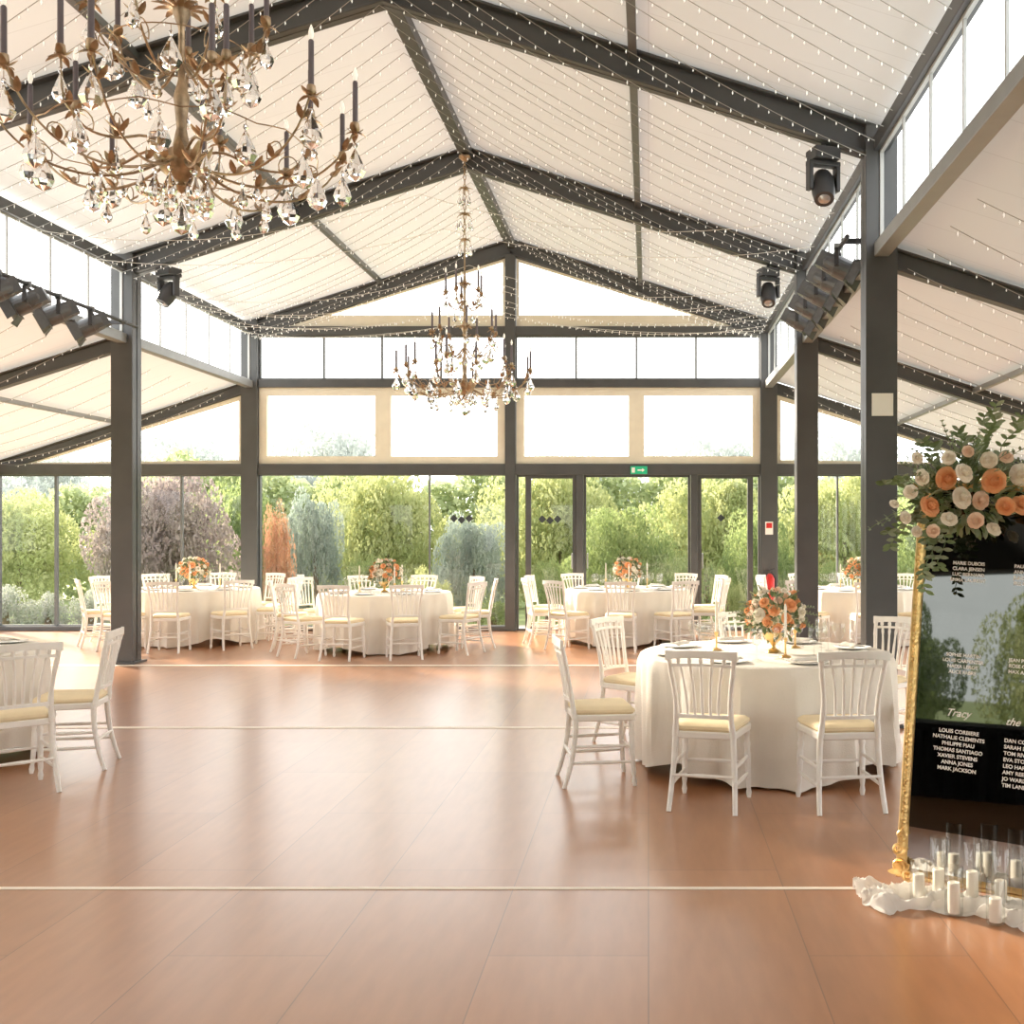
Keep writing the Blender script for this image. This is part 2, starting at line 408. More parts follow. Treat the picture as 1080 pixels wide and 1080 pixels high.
for i in range(5):
    ya_,yb_=FY[i+1]+0.12,FY[i]-0.12; L=yb_-ya_
    for x in (XL,XE):
        window(rect(0,L,3.89,4.63),0.02,M_PALEF,(x,ya_,0),PI/2,mull=[(L*k/5,3.89,4.63) for k in (1,2,3,4)],mw=0.022,dep=0.03,label='clerestory window strip between steel columns')
    for x in (XOL,XOR):
        window(rect(-0.05,L+0.05,0.0,2.44),0.04,M_STEEL,(x,ya_,0),PI/2,mull=[(L*k/3,0.0,2.44) for k in (1,2)],mw=0.04,label='floor-height side glazing with dark mullions')
yw=FY[5]
b=MB(); 
b.box(XOL,XOR,yw-0.12,yw-0.02,2.45,3.0); b.box(XL,XE,yw-0.12,yw-0.02,3.0,5.0)
b.box(XOL,-9.0,yw-0.12,yw-0.02,0,2.45); b.box(-1.0,XOR,yw-0.12,yw-0.02,0,2.45)
b.add([(XL,yw-0.05,5.0),(XE,yw-0.05,5.0),(XR,yw-0.05,ZR)],[(0,1,2)])
tag(b.obj('wall_front',M_DRAPE,smooth=False),'dark end wall with garden opening','wall',kind='structure')
window(rect(-9.0,-1.0,0,2.45),0.06,M_STEEL,(0,yw-0.07,0),mull=[(-6.4,0,2.45),(-3.7,0,2.45)],label='floor-height end glazing with dark mullions')
# low black-skirted stage platform (seen reflected in the mirror sign)
sp=empty('stage_platform',(-1.45,1.25,0),math.atan2(-0.63,0.78)); tag(sp,'low stage platform with a pleated black skirt','stage')
b=MB(); b.box(-1.5,1.5,-0.5,0.5,0.52,0.58); b.obj('deck',M_DRAPE,sp,smooth=False)
b=MB(); N=300; per=[]
for k in range(N):
    t=k/N*8.0
    if t<3: p=(-1.5+t,0.5)
    elif t<4: p=(1.5,0.5-(t-3))
    elif t<7: p=(1.5-(t-4),-0.5)
    else: p=(-1.5,-0.5+(t-7))
    per.append(p)
vs=[]
for z in (0.0,0.55):
    for k,(px_,py_) in enumerate(per):
        w_=1+0.012*math.sin(k*1.3)*(1.2-z); vs.append((px_*w_,py_*(1+0.04*math.sin(k*1.3)*(1.2-z)),z))
b.add(vs,[(k,(k+1)%N,N+(k+1)%N,N+k) for k in range(N)]); b.obj('skirt',M_DRAPE,sp)

# ------------------------------------------------------------------ small signage
b=MB(); x=-0.15; b.box(x-0.13,x+0.13,GY-0.13,GY-0.095,2.44,2.56)
e=b.obj('exit_sign',M_GREEN,smooth=False,bevel=0.004); tag(e,'green and white illuminated emergency exit sign above the door','sign')
b=MB(); y_=GY-0.133
b.box(x-0.11,x-0.06,y_,y_+0.002,2.46,2.54); b.box(x-0.02,x+0.05,y_,y_+0.002,2.49,2.51); b.add([(x+0.05,y_,2.47),(x+0.09,y_,2.50),(x+0.05,y_,2.53)],[(0,1,2)])
b.obj('pictogram',M_WHITE,e,smooth=False)
fe=empty('fire_extinguisher',(XE,GY-0.22,0.45)); tag(fe,'red fire extinguisher hung on the dark column','fire extinguisher')
b=MB(); b.lathe([(0.0,0),(0.07,0.01),(0.075,0.05),(0.075,0.36),(0.05,0.42),(0.02,0.45)],16); b.obj('cylinder_body',M_RED,fe)
b=MB(); b.lathe([(0.02,0.44),(0.025,0.5)],10); b.tube([(0,0,0.5),(0.08,0,0.53)],0.01,6); b.tube([(0.02,0,0.48),(0.09,0,0.4),(0.09,0,0.15)],0.012,6); b.obj('valve',M_BLACKP,fe)
b=MB(); b.box(XE-0.06,XE+0.06,GY-0.14,GY-0.128,1.50,1.70); o=b.obj('safety_notice',M_WHITE,smooth=False); tag(o,'small red and white safety notice on the column','sign')
b=MB(); b.box(XE-0.045,XE+0.045,GY-0.143,GY-0.14,1.60,1.68); b.obj('red_panel',M_RED,o,smooth=False)

# ------------------------------------------------------------------ chair
def build_chair():
    r=empty('dining_chair'); tag(r,'white wooden banquet chair with cream seat cushion','chair')
    def outline(sc_=1.0,z=0,n=6):
        P=[(-0.18,-0.19),(0.18,-0.19),(0.215,0.2),(-0.215,0.2)]; out=[]
        for i,(x,y) in enumerate(P):
            p=Vector((x*sc_,y*sc_)); a=(Vector(P[i-1])*sc_-p).normalized(); b=(Vector(P[(i+1)%4])*sc_-p).normalized(); rr=0.045
            for k in range(n+1):
                t=k/n; q=(p+a*rr)*(1-t)**2+p*2*t*(1-t)+(p+b*rr)*t*t; out.append((q.x,q.y,z))
        return out
    def slab(levels,mb):
        vs=[];N=0
        for s_,z in levels: o=outline(s_,z); N=len(o); vs+=o
        fs=[list(range(N))[::-1],[(len(levels)-1)*N+k for k in range(N)]]
        for i in range(len(levels)-1):
            for k in range(N): fs.append((i*N+k,i*N+(k+1)%N,(i+1)*N+(k+1)%N,(i+1)*N+k))
        mb.add(vs,fs)
    b=MB(); slab([(0.96,0.405),(1.0,0.412),(1.0,0.44),(0.97,0.447)],b); b.obj('seat',M_WHITEP,r)
    b=MB(); slab([(0.93,0.447),(0.98,0.46),(0.97,0.475),(0.88,0.49),(0.6,0.495)],b); b.obj('cushion',M_CUSH,r)
    for sx in (-1,1):
        b=MB(); pts=[];rad=[]
        for k in range(15):
            t=k/14; z=0.41*(1-t); pts.append((sx*(0.185+0.012*t),0.17+0.02*t*t,z)); rad.append([0.019,0.019,0.014,0.021,0.015,0.019,0.019,0.018,0.017,0.0165,0.016,0.016,0.012,0.017,0.012][k])
        b.tube(pts,rad,10); b.obj('leg',M_WHITEP,r)
    for sx in (-1,1):
        b=MB(); pts=[];rad=[]
        for k in range(9):
            t=k/8; pts.append((sx*(0.165+0.025*t),-0.175-0.075*t*t,0.42*(1-t))); rad.append(0.018-0.004*t)
        b.tube(pts,rad,10); b.obj('leg',M_WHITEP,r)
    for sx in (-1,1):
        for z in (0.15,0.25):
            b=MB(); b.tube([(sx*0.178,-0.20,z),(sx*0.187,0,z),(sx*0.192,0.18,z)],[0.008,0.012,0.008],8); b.obj('stretcher',M_WHITEP,r)
    b=MB(); b.tube([(-0.19,0.18,0.21),(0,0.18,0.21),(0.19,0.18,0.21)],[0.008,0.012,0.008],8); b.obj('stretcher',M_WHITEP,r)
    b=MB(); b.tube([(-0.175,-0.205,0.2),(0,-0.205,0.2),(0.175,-0.205,0.2)],[0.008,0.012,0.008],8); b.obj('stretcher',M_WHITEP,r)
    b=MB()
    def by(z): t=(z-0.44)/0.46; return -0.185-0.055*t-0.03*t*t
    def bx(z): t=(z-0.44)/0.46; return 0.165-0.012*math.sin(PI*min(1,t*1.3))+0.022*t*t
    for sx in (-1,1):
        pts=[(sx*bx(z),by(z),z) for z in [0.42+0.045*k for k in range(11)]]
        b.tube(pts,[0.019,0.018,0.015,0.017,0.0145,0.014,0.014,0.014,0.0155,0.014,0.016],10)
    def rail(z0,half,h,arch,th=0.020,n=14):
        vs=[]
        for k in range(n+1):
            u=-1+2*k/n; x=u*half; zc=z0+arch*(1-u*u); cy=by(zc)-0.022*(1-u*u)
            hh=h*(1.0+0.35*(abs(u)**6))
            for dy,dz in ((-th/2,-hh/2),(th/2,-hh/2),(th/2,hh/2),(-th/2,hh/2)): vs.append((x,cy+dy,zc+dz))
        fs=[(3,2,1,0),(n*4,n*4+1,n*4+2,n*4+3)]
        for k in range(n):
            for j in range(4): fs.append((k*4+j,k*4+(j+1)%4,k*4+4+(j+1)%4,k*4+4+j))
        b.add(vs,fs)
    rail(0.885,0.205,0.042,0.012); rail(0.828,bx(0.82),0.016,0.008,0.016); rail(0.535,bx(0.53),0.020,0.004,0.018)
    for k in range(5):
        u=(k-2)/2
        pts=[];rad=[]
        for j in range(11):
            t=j/10; z=0.537+0.293*t
            x=u*(0.088+0.032*t*t)
            pts.append((x,by(z)-0.018*(1-u*u*0.6),z)); rad.append([0.0075,0.009,0.0105,0.0105,0.010,0.0095,0.009,0.008,0.0075,0.011,0.0075][j])
        b.tube(pts,rad,8)
        b.lathe([(0.005,-0.024),(0.013,-0.008),(0.013,0.008),(0.005,0.024)],8,(u*0.13,by(0.85)-0.02*(1-u*u*0.6),0.858))
    b.obj('backrest',M_WHITEP,r)
    return r
CHAIR=build_chair()
first=[True]
def chair(x,y,dx,dy,group,label=None):
    rz=math.atan2(dy,dx)-PI/2
    if first[0]:
        c_=CHAIR; c_.location=(x,y,0); c_.rotation_euler=(0,0,rz); first[0]=False
    else: c_=clone(CHAIR,(x,y,0),rz)
    tag(c_,label or 'white wooden banquet chair with cream seat cushion','chair',group); return c_

# ------------------------------------------------------------------ table
TR=0.86
def build_table(seed):
    rr=random.Random(seed); r=empty('round_table'); tag(r,'round banquet table under a floor-length cream linen cloth','table')
    b=MB(); N=240; vs=[]
    ph=rr.random()*6
    rings=[(0.0,0.752),(0.5,0.752),(0.93,0.752),(0.985,0.750),(1.0,0.742)]
    for q,z in rings:
        for k in range(N):
            t=2*PI*k/N; vs.append((TR*q*math.cos(t),TR*q*math.sin(t),z))
    NR=16
    for j in range(1,NR+1):
        u=j/NR
        for k in range(N):
            t=2*PI*k/N
            a1=15*t+ph+0.9*math.sin(3*t)+0.5*u*math.sin(5*t)
            fold=(1-2*abs(math.sin(a1/2))**0.8)*1.0+0.45*math.sin(8*t+ph*2+0.8*math.sin(2*t))+0.3*math.sin(29*t+ph+u)
            rad=TR+0.010+0.012*u+0.052*u**0.6*fold
            sc4=abs(math.sin(2*t+0.6))
            zb_=0.015+0.09*sc4**4
            z=0.742-(0.742-zb_)*u
            vs.append((rad*math.cos(t),rad*math.sin(t),z))
    fs=[]
    T=len(rings)+NR
    for i in range(T-1):
        for k in range(N): fs.append((i*N+k,i*N+(k+1)%N,(i+1)*N+(k+1)%N,(i+1)*N+k)[::-1])
    b.add(vs,fs); b.obj('tablecloth',M_CLOTH,r)
    b=MB(); b.lathe([(0.0,0.70),(TR-0.06,0.70),(TR-0.05,0.72),(TR-0.06,0.74),(0,0.74)],48); b.obj('tabletop',M_WOOD,r)
    for k in range(4):
        b=MB(); t=PI/4+k*PI/2; b.tube([(0.55*math.cos(t),0.55*math.sin(t),0.70),(0.6*math.cos(t),0.6*math.sin(t),0.0)],0.02,8); b.obj('leg',M_WOOD,r)
    return r
TABLE=build_table(1)

def rose_mesh(name, m):
    b=MB()
    for ring,(rad,npet,h,tilt) in enumerate(((0.20,3,0.95,0.05),(0.38,4,0.9,0.2),(0.58,5,0.75,0.45),(0.80,6,0.5,0.85),(0.98,7,0.28,1.2))):
        for k in range(npet):
            a=2*PI*(k+0.37*ring)/npet; wv=2*PI/npet*0.72
            vs=[];nu,nv=5,4
            for i in range(nv+1):
                v=i/nv
                for j in range(nu+1):
                    u=-1+2*j/nu
                    r_=rad*(0.35+0.65*math.sin(v*PI/2))*(1-0.10*u*u*v)+tilt*0.22*v*v*(1 if v>0.7 else 0.8)
                    ang=a+u*wv*(0.55+0.45*math.sin(v*PI*0.8))
                    z=-0.5+h*v*1.05-0.20*u*u*v-tilt*0.25*v**3
                    vs.append((r_*math.cos(ang),r_*math.sin(ang),z))
            fs=[]
            for i in range(nv):
                for j in range(nu):
                    p=i*(nu+1)+j; fs.append((p,p+1,p+nu+2,p+nu+1))
            b.add(vs,fs)
    b.lathe([(0.05,-0.6),(0.4,-0.45),(0.5,-0.1),(0.2,0.3),(0.02,0.38)],10)
    o=b.obj(name,m); me=o.data; bpy.data.objects.remove(o); return me
ROSES=[rose_mesh('rose_peach',M_ROSE_O),rose_mesh('rose_cream',M_ROSE_C),rose_mesh('rose_blush',M_ROSE_P)]
RL=['peach orange rose bloom','cream rose bloom','blush pink rose bloom']
def add_rose(par,pos,dirv,size,kind):
    o=bpy.data.objects.new('rose',ROSES[kind]); COL.objects.link(o); o.parent=par; o.location=pos; o.scale=(size,)*3
    o.rotation_euler=Vector(dirv).to_track_quat('Z','Y').to_euler(); o['label']=RL[kind]; return o
def greenery(par,center,radii,nl,seed,spikes=6,m=(M_LEAF,M_LEAF2),lsize=0.06,spl=0.16):
    rr=random.Random(seed); b=MB(); c_=Vector(center)
    for i in range(nl):
        d=Vector((rr.gauss(0,1),rr.gauss(0,1),rr.gauss(0,1))).normalized()
        q=rr.uniform(0.55,1.0); p=c_+Vector((d.x*radii[0],d.y*radii[1],d.z*radii[2]))*q
        dd=(d+Vector((rr.uniform(-.6,.6),rr.uniform(-.6,.6),rr.uniform(-.5,.7)))).normalized()
        b.leaf(p,dd,Vector((rr.uniform(-1,1),rr.uniform(-1,1),1)),lsize*rr.uniform(.7,1.3),lsize*0.5,rr.uniform(-.3,.3),mi=rr.randint(0,1))
    for i in range(spikes):
        d=Vector((rr.uniform(-1,1),rr.uniform(-1,1),rr.uniform(-0.2,1.0))).normalized()
        p0=c_+Vector((d.x*radii[0],d.y*radii[1],d.z*radii[2]))*0.7
        L=spl*rr.uniform(.6,1.4); pts=[p0+d*L*t/7+Vector((0,0,-0.25*L*(t/7)**2)) for t in range(8)]
        b.tube(pts,0.0015,4,0)
        for j in range(2,8):
            for s_ in (-1,1):
                b.leaf(pts[j],(d*0.8+d.orthogonal()*s_),Vector((0,0,1)),lsize*0.6*(1.1-j/12),lsize*0.26,0.1,mi=1)
    return b.obj('foliage',list(m),par,smooth=True)
def build_centerpiece():
    r=empty('flower_centerpiece'); tag(r,'peach and cream rose centrepiece in a gold pedestal vase','flowers')
    b=MB(); b.lathe([(0.0,0),(0.055,0.003),(0.05,0.012),(0.02,0.03),(0.014,0.05),(0.022,0.065),(0.05,0.085),(0.07,0.12),(0.075,0.14),(0.06,0.14),(0.0,0.10)],20); b.obj('vase',M_GOLD,r)
    greenery(r,(0,0,0.25),(0.21,0.21,0.15),360,3,spikes=40,lsize=0.048,spl=0.13)
    rr=random.Random(5)
    for k in range(42):
        ph=k*2.39996; zz=1-1.45*(k+0.5)/42; rad=math.sqrt(max(0,1-zz*zz)); d=Vector((rad*math.cos(ph),rad*math.sin(ph),zz))
        q=rr.uniform(0.85,1.22)
        add_rose(r,Vector((0,0,0.25))+Vector((d.x*0.21,d.y*0.21,d.z*0.17))*q,d,rr.uniform(0.024,0.044),rr.choice([0,0,0,1,1,1,2]))
    return r
CP=build_centerpiece()
def build_glass():
    r=MB(); r.lathe([(0.036,0.001),(0.030,0.004),(0.005,0.010),(0.004,0.09),(0.02,0.105),(0.036,0.135),(0.038,0.15),(0.036,0.19),(0.034,0.205)],16,caps=False)
    o=r.obj('wine_glass',M_GLASSW); tag(o,'clear stemmed wine glass on the linen cloth','glass',group='wine glasses'); return o
def build_plate():
    r=MB(); r.lathe([(0.0,0),(0.08,0.0),(0.135,0.012),(0.135,0.016),(0.085,0.006),(0.0,0.005)],28)
    o=r.obj('dinner_plate',M_PLATE); tag(o,'white porcelain dinner plate on the linen cloth','plate',group='dinner plates')
    return o
def build_napkin():
    b=MB(); vs=[]
    for i in range(7):
        for j in range(5):
            x=-0.045+0.09*j/4; y=-0.10+0.2*i/6; vs.append((x*(1-0.5*math.exp(-((i-3)/1.0)**2)),y,0.022+0.018*math.sin(PI*j/4)))
    fs=[(i*5+j,i*5+j+1,i*5+j+6,i*5+j+5) for i in range(6) for j in range(4)]
    b.add(vs,fs); o=b.obj('napkin',M_CLOTH); o.modifiers.new('s','SOLIDIFY').thickness=0.006
    tag(o,'folded cream linen napkin resting on a plate','napkin',group='napkins'); return o
def build_candlestick():
    r=empty('candlestick'); tag(r,'slim gold candlestick holding an ivory taper candle','candlestick',group='table candlesticks')
    b=MB(); b.lathe([(0.0,0),(0.04,0.002),(0.035,0.01),(0.007,0.02),(0.006,0.10),(0.014,0.11),(0.014,0.13),(0.009,0.13)],14); b.obj('holder',M_GOLD,r)
    b=MB(); b.lathe([(0.0,0.12),(0.009,0.12),(0.009,0.33),(0.006,0.345),(0.001,0.35),(0.001,0.358)],10); b.obj('taper_candle',M_CANDLEW,r)
    return r
WG=build_glass(); PL=build_plate(); NP=build_napkin(); CS=build_candlestick()
used={}
def inst(o,loc,rz=0):
    if o.name not in used: used[o.name]=1; o.location=loc; o.rotation_euler=(0,0,rz); return o
    return clone(o,loc,rz)
ZT=0.753
def table(x,y,rz,chairs,cx=0,nset=8,group='banquet'):
    inst(TABLE,(x,y,0),rz)
    inst(CP,(x+cx,y-0.05,ZT),rz*2)
    for k in range(nset):
        t=2*PI*k/nset+rz
        inst(PL,(x+0.66*math.cos(t),y+0.66*math.sin(t),ZT)); inst(NP,(x+0.66*math.cos(t),y+0.66*math.sin(t),ZT),t)
        t2=t+0.27; inst(WG,(x+0.50*math.cos(t2),y+0.50*math.sin(t2),ZT)); 
        t2=t-0.2; inst(WG,(x+0.44*math.cos(t2),y+0.44*math.sin(t2),ZT))
    for k in range(3):
        t=rz+0.5+k*2.1; inst(CS,(x+0.34*math.cos(t),y+0.34*math.sin(t),ZT))
    for c_ in chairs: chair(*c_,group)
table(0.80,7.47,0.3,[(0.36,6.35,0.26,1),(1.11,6.33,-0.12,1),(-0.31,6.93,1,0.20),(-0.10,8.20,0.9,-0.62),(1.87,6.93,-1,0.4),(1.70,8.20,-0.8,-0.7),(0.78,8.64,0.05,-1)],cx=0.05,group='chairs at the near round table')
table(-5.15,7.55,0.9,[(-3.88,6.66,-0.7,0.75),(-3.88,7.34,-1,-0.22)],nset=6,group='chairs at the side round table')
def ring(x,y,ph,nn=10,rad=1.17,skip=()):
    out=[]
    for k in range(nn):
        if k in skip: continue
        t=ph+2*PI*k/nn+R.uniform(-.05,.05); q=rad+R.uniform(-.01,.06)
        j=R.uniform(-.12,.12)
        out.append((x+q*math.cos(t),y+q*math.sin(t),-math.cos(t+j),-math.sin(t+j)))
    return out
table(-6.38,15.35,0.2,ring(-6.38,15.35,0.5),group='chairs at a far round table')
table(-3.50,14.50,0.6,ring(-3.50,14.50,0.15),group='chairs at a far round table')
table(-0.30,15.35,0.1,ring(-0.30,15.35,0.30),group='chairs at a far round table')
table(2.95,15.3,1.1,ring(2.95,15.3,0.2),group='chairs at a far round table')

# ------------------------------------------------------------------ chandelier
def build_chandelier():
    r=empty('chandelier',(0,0,5.95)); tag(r,'gilded bronze chandelier with dark candles and crystal drops','chandelier',group='crystal chandeliers')
    O=-5.95
    b=MB(); b.lathe([(0.0,3.12),(0.02,3.13),(0.03,3.15),(0.012,3.17),(0.04,3.18),(0.09,3.22),(0.105,3.26),(0.085,3.30),(0.04,3.33),(0.022,3.42),(0.03,3.52),(0.036,3.56),(0.016,3.64),(0.014,3.88),(0.04,3.95),(0.035,4.0),(0.016,4.05),(0.013,4.40),(0.035,4.46),(0.02,4.52),(0.010,4.6),(0.008,4.95)],18,(0,0,O))
    for k in range(10):
        t=2*PI*k/10; d=(math.cos(t),math.sin(t),0.5)
        b.leaf((0.08*d[0],0.08*d[1],3.24+O),(d[0],d[1],0.3),(0,0,1),0.09,0.05,0.8)
        b.leaf((0.03*d[0],0.03*d[1],3.96+O),(d[0],d[1],0.6),(0,0,1),0.09,0.04,-0.5)
        b.leaf((0.03*d[0],0.03*d[1],4.46+O),(d[0],d[1],0.7),(0,0,1),0.09,0.04,-0.6)
    b.obj('stem',M_BRONZE,r)
    b=MB()
    for k in range(17):
        z=4.97+O+k*0.058; pts=[]
        for j in range(10):
            t=2*PI*j/10; u=math.cos(t)*0.016; w=math.sin(t)*0.034
            pts.append((u,0,z+w) if k%2 else (0,u,z+w))
        b.tube(pts,0.005,5,closed=True)
    b.lathe([(0.0,-0.07),(0.03,-0.06),(0.07,-0.02),(0.07,0.0)],14,(0,0,0.02))
    b.obj('chain',M_BRONZE,r)
    def arm_mesh(pts,leafs):
        b=MB(); P=[(p[0],0,p[1]+O) for p in pts]
        Q=[]
        V=[Vector(p) for p in P]
        for i in range(len(V)-1):
            p0=V[max(i-1,0)];p1=V[i];p2=V[i+1];p3=V[min(i+2,len(V)-1)]
            for j in range(4):
                t=j/4; Q.append(0.5*((2*p1)+(-p0+p2)*t+(2*p0-5*p1+4*p2-p3)*t*t+(-p0+3*p1-3*p2+p3)*t**3))
        Q.append(V[-1])
        b.tube(Q,[0.0072-0.003*i/len(Q) for i in range(len(Q))],7)
        m_=Q[len(Q)*6//10]; cu=[]
        for j in range(12):
            t=j/11; a=-0.5+t*5.0; rad=0.06*(1-t*0.75); cu.append(m_+Vector((-0.03-rad*math.cos(a)+0.05,0,0.03+rad*math.sin(a))))
        b.tube([m_]+cu,0.0033,5)
        for li in leafs:
            p=Q[int(li*(len(Q)-1))]
            for s_ in (-1,1): b.leaf(p,(0.5,s_*0.9,0.35),(0,0,1),0.07,0.03,0.35)
            b.leaf(p,(0.7,0,0.8),(0,1,0),0.06,0.026,0.3)
        e=Q[-1]
        for k in range(7):
            t=2*PI*k/7; b.leaf(e+Vector((0,0,-0.02)),(math.cos(t),math.sin(t),0.15),(0,0,1),0.054,0.033,0.5 if k%2 else -0.6)
        b.lathe([(0.004,-0.03),(0.016,-0.01),(0.022,0.0),(0.018,0.03),(0.015,0.032)],10,tuple(e))
        o=b.obj('arm',M_BRONZE); me=o.data; bpy.data.objects.remove(o); return me
    A1=arm_mesh([(0.06,3.27),(0.2,3.19),(0.38,3.16),(0.56,3.20),(0.70,3.31),(0.78,3.45)],(0.35,0.62,0.85))
    A2=arm_mesh([(0.06,3.30),(0.18,3.33),(0.32,3.28),(0.46,3.28),(0.55,3.38),(0.57,3.56)],(0.4,0.75))
    A3=arm_mesh([(0.02,3.72),(0.12,3.62),(0.24,3.66),(0.34,3.78),(0.38,3.92)],(0.4,0.75))
    A4=arm_mesh([(0.015,4.28),(0.08,4.18),(0.15,4.20),(0.20,4.30),(0.22,4.38)],(0.5,))
    cb=MB(); cb.lathe([(0.0,0),(0.0125,0),(0.012,0.20),(0.007,0.207),(0.0,0.208)],12); co_=cb.obj('candle',M_CANDLED); CM=co_.data; bpy.data.objects.remove(co_)
    cb=MB(); cb.lathe([(0.004,0.205),(0.008,0.215),(0.012,0.235),(0.008,0.255),(0.001,0.272)],10); co_=cb.obj('candle_bulb',M_BULB); BM=co_.data; bpy.data.objects.remove(co_)
    def dropmesh(h,w,nm):
        d=MB(); d.tube([(0,0,0),(0,0,-0.03)],0.0015,4,1)
        d.lathe([(0.005,-0.03),(0.010,-0.035),(0.010,-0.045),(0.004,-0.055)],6,mi=0)
        d.lathe([(0.002,-0.055),(w*0.35,-0.06-h*0.15),(w*0.85,-0.06-h*0.5),(w,-0.06-h*0.68),(w*0.7,-0.06-h*0.88),(0.002,-0.06-h)],8,mi=0)
        o=d.obj(nm,[M_CRYSTAL,M_BRONZE],smooth=False); me=o.data; bpy.data.objects.remove(o); return me
    D1=dropmesh(0.12,0.034,'crystal_drop'); D2=dropmesh(0.09,0.025,'crystal_drop'); D3=dropmesh(0.15,0.048,'crystal_drop')
    def put(nm,me,loc,rz=0):
        o=bpy.data.objects.new(nm,me); COL.objects.link(o); o.parent=r; o.location=loc; o.rotation_euler=(0,0,rz); return o
    def tier(A,N,ph,rad,z,candle=True,inner=None,D=D1):
        for k in range(N):
            t=ph+2*PI*k/N; put('arm',A,(0,0,0),t)
            cx,cy=rad*math.cos(t),rad*math.sin(t)
            if candle: put('candle',CM,(cx,cy,z+O+0.02),t); put('candle_bulb',BM,(cx,cy,z+O+0.02),t)
            put('crystal_drop',D,(cx,cy,z+O-0.035),t)
            if inner: put('crystal_drop',D2,(inner[0]*math.cos(t),inner[0]*math.sin(t),inner[1]+O),t)
    tier(A1,11,0.12,0.78,3.45,inner=(0.38,3.15),D=D3)
    tier(A2,5,0.4,0.57,3.56,inner=(0.32,3.27),D=D1)
    tier(A3,7,0.1,0.38,3.92,inner=(0.2,3.63),D=D1)
    tier(A4,5,0.3,0.22,4.38,inner=(0.12,4.17),D=D2)
    for k in range(8):
        t=2*PI*k/8; put('crystal_drop',D1,(0.12*math.cos(t),0.12*math.sin(t),3.24+O),t)
    put('crystal_drop',D3,(0,0,3.14+O))
    for k in range(11):
        t=0.12+2*PI*(k+0.5)/11; put('crystal_drop',D3,(0.60*math.cos(t),0.60*math.sin(t),3.32+O),t)
        if k%2==0: put('crystal_drop',D3,(0.3*math.cos(t),0.3*math.sin(t),3.77+O),t)
    b=MB(); b.tube([(0.60*math.cos(2*PI*k/48),0.60*math.sin(2*PI*k/48),3.32+O+0.012*math.sin(12*2*PI*k/48)) for k in range(48)],0.003,5,closed=True)
    b.tube([(0.30*math.cos(2*PI*k/36),0.30*math.sin(2*PI*k/36),3.77+O) for k in range(36)],0.003,5,closed=True)
    b.obj('hoop',M_BRONZE,r)
    for z,rad in ((4.95,0.07),(5.25,0.09),(5.55,0.06)):
        for k in range(5):
            t=2*PI*k/5+z; put('crystal_drop',D2,(rad*math.cos(t),rad*math.sin(t),z+O),t)
        b=MB()
        for k in range(5):
            t=2*PI*k/5+z; b.tube([(0,0,z+O+0.03),(rad*0.6*math.cos(t),rad*0.6*math.sin(t),z+O+0.05),(rad*math.cos(t),rad*math.sin(t),z+O)],0.004,5)
            b.leaf((0,0,z+O+0.03),(math.cos(t+.6),math.sin(t+.6),.5),(0,0,1),0.09,0.04,-0.4)
        b.obj('leaf_spray',M_BRONZE,r)
    return r
CHD=build_chandelier(); CHD.location=(XR,5.02,5.97)
clone(CHD,(XR,12.75,5.93),0.35)

# ------------------------------------------------------------------ fairy lights
def string_light(pts_fn,L,idx,label='string of tiny warm fairy lights under the roof',wm=None):
    NN=40; pts=[Vector(pts_fn(i/NN)) for i in range(NN+1)]
    b=MB(); b.tube(pts,0.0026,4)
    o=b.obj('fairy_light_string',wm or M_WIRE); tag(o,label,'string lights',group='fairy light strings under the roof')
    b=MB(); rr=random.Random(idx)
    nb=int(L/0.11)
    for k in range(nb):
        t=(k+0.5)/nb; f=t*NN; i=min(NN-1,int(f)); p=pts[i].lerp(pts[i+1],f-i)
        l=rr.uniform(0.02,0.04); w=0.0052; q=p+Vector((rr.uniform(-.01,.01),0,-0.003))
        b.add([q,(q.x+w,q.y,q.z-l*.5),(q.x,q.y+w,q.z-l*.5),(q.x-w,q.y,q.z-l*.5),(q.x,q.y-w,q.z-l*.5),(q.x,q.y,q.z-l)],
              [(0,1,2),(0,2,3),(0,3,4),(0,4,1),(5,2,1),(5,3,2),(5,4,3),(5,1,4)])
    bo=b.obj('bulb_row',M_FAIRY,o,smooth=False); bo['kind']='stuff'
idx=0
y=1.2; row=0
while y<15.9:
    for sgn,xe_ in ((-1,XL+0.15),(1,XE-0.15)):
        sag=0.17+0.03*math.sin(row*1.9+sgn); yy=y+R.uniform(-.02,.02); dy=2.6 if sgn>0 else 1.7
        y1=min(yy+dy,GY-0.2)
        def fn(t,yy=yy,y1=y1,xe_=xe_,sag=sag):
            x=XR+(xe_-XR)*t; z0=ZR-0.34; z1=zroof(xe_)-0.36
            return (x,yy+(y1-yy)*t,z0+(z1-z0)*t-sag*4*t*(1-t))
        string_light(fn,4.5,idx,wm=M_WIRE); idx+=1
    y+=0.30; row+=1
for k,(yy,sg) in enumerate(((16.6,0.12),(16.2,0.22),(15.7,0.16),(15.1,0.30),(14.5,0.24),(13.9,0.34),(13.4,0.28),(11.8,0.20),(10.6,0.26))):
    x0_,x1_=XL+0.15,XE-0.15
    def fn(t,yy=yy,sg=sg):
        u=t*2 if t<0.5 else (1-t)*2
        lift=0.25*u
        return (x0_+(x1_-x0_)*t,yy-0.5*t,4.52+lift-sg*4*u*(1-u))
    string_light(fn,8.2,500+k,'fairy light strand strung low across the hall',M_WIRE2)
y=5.5; row=0
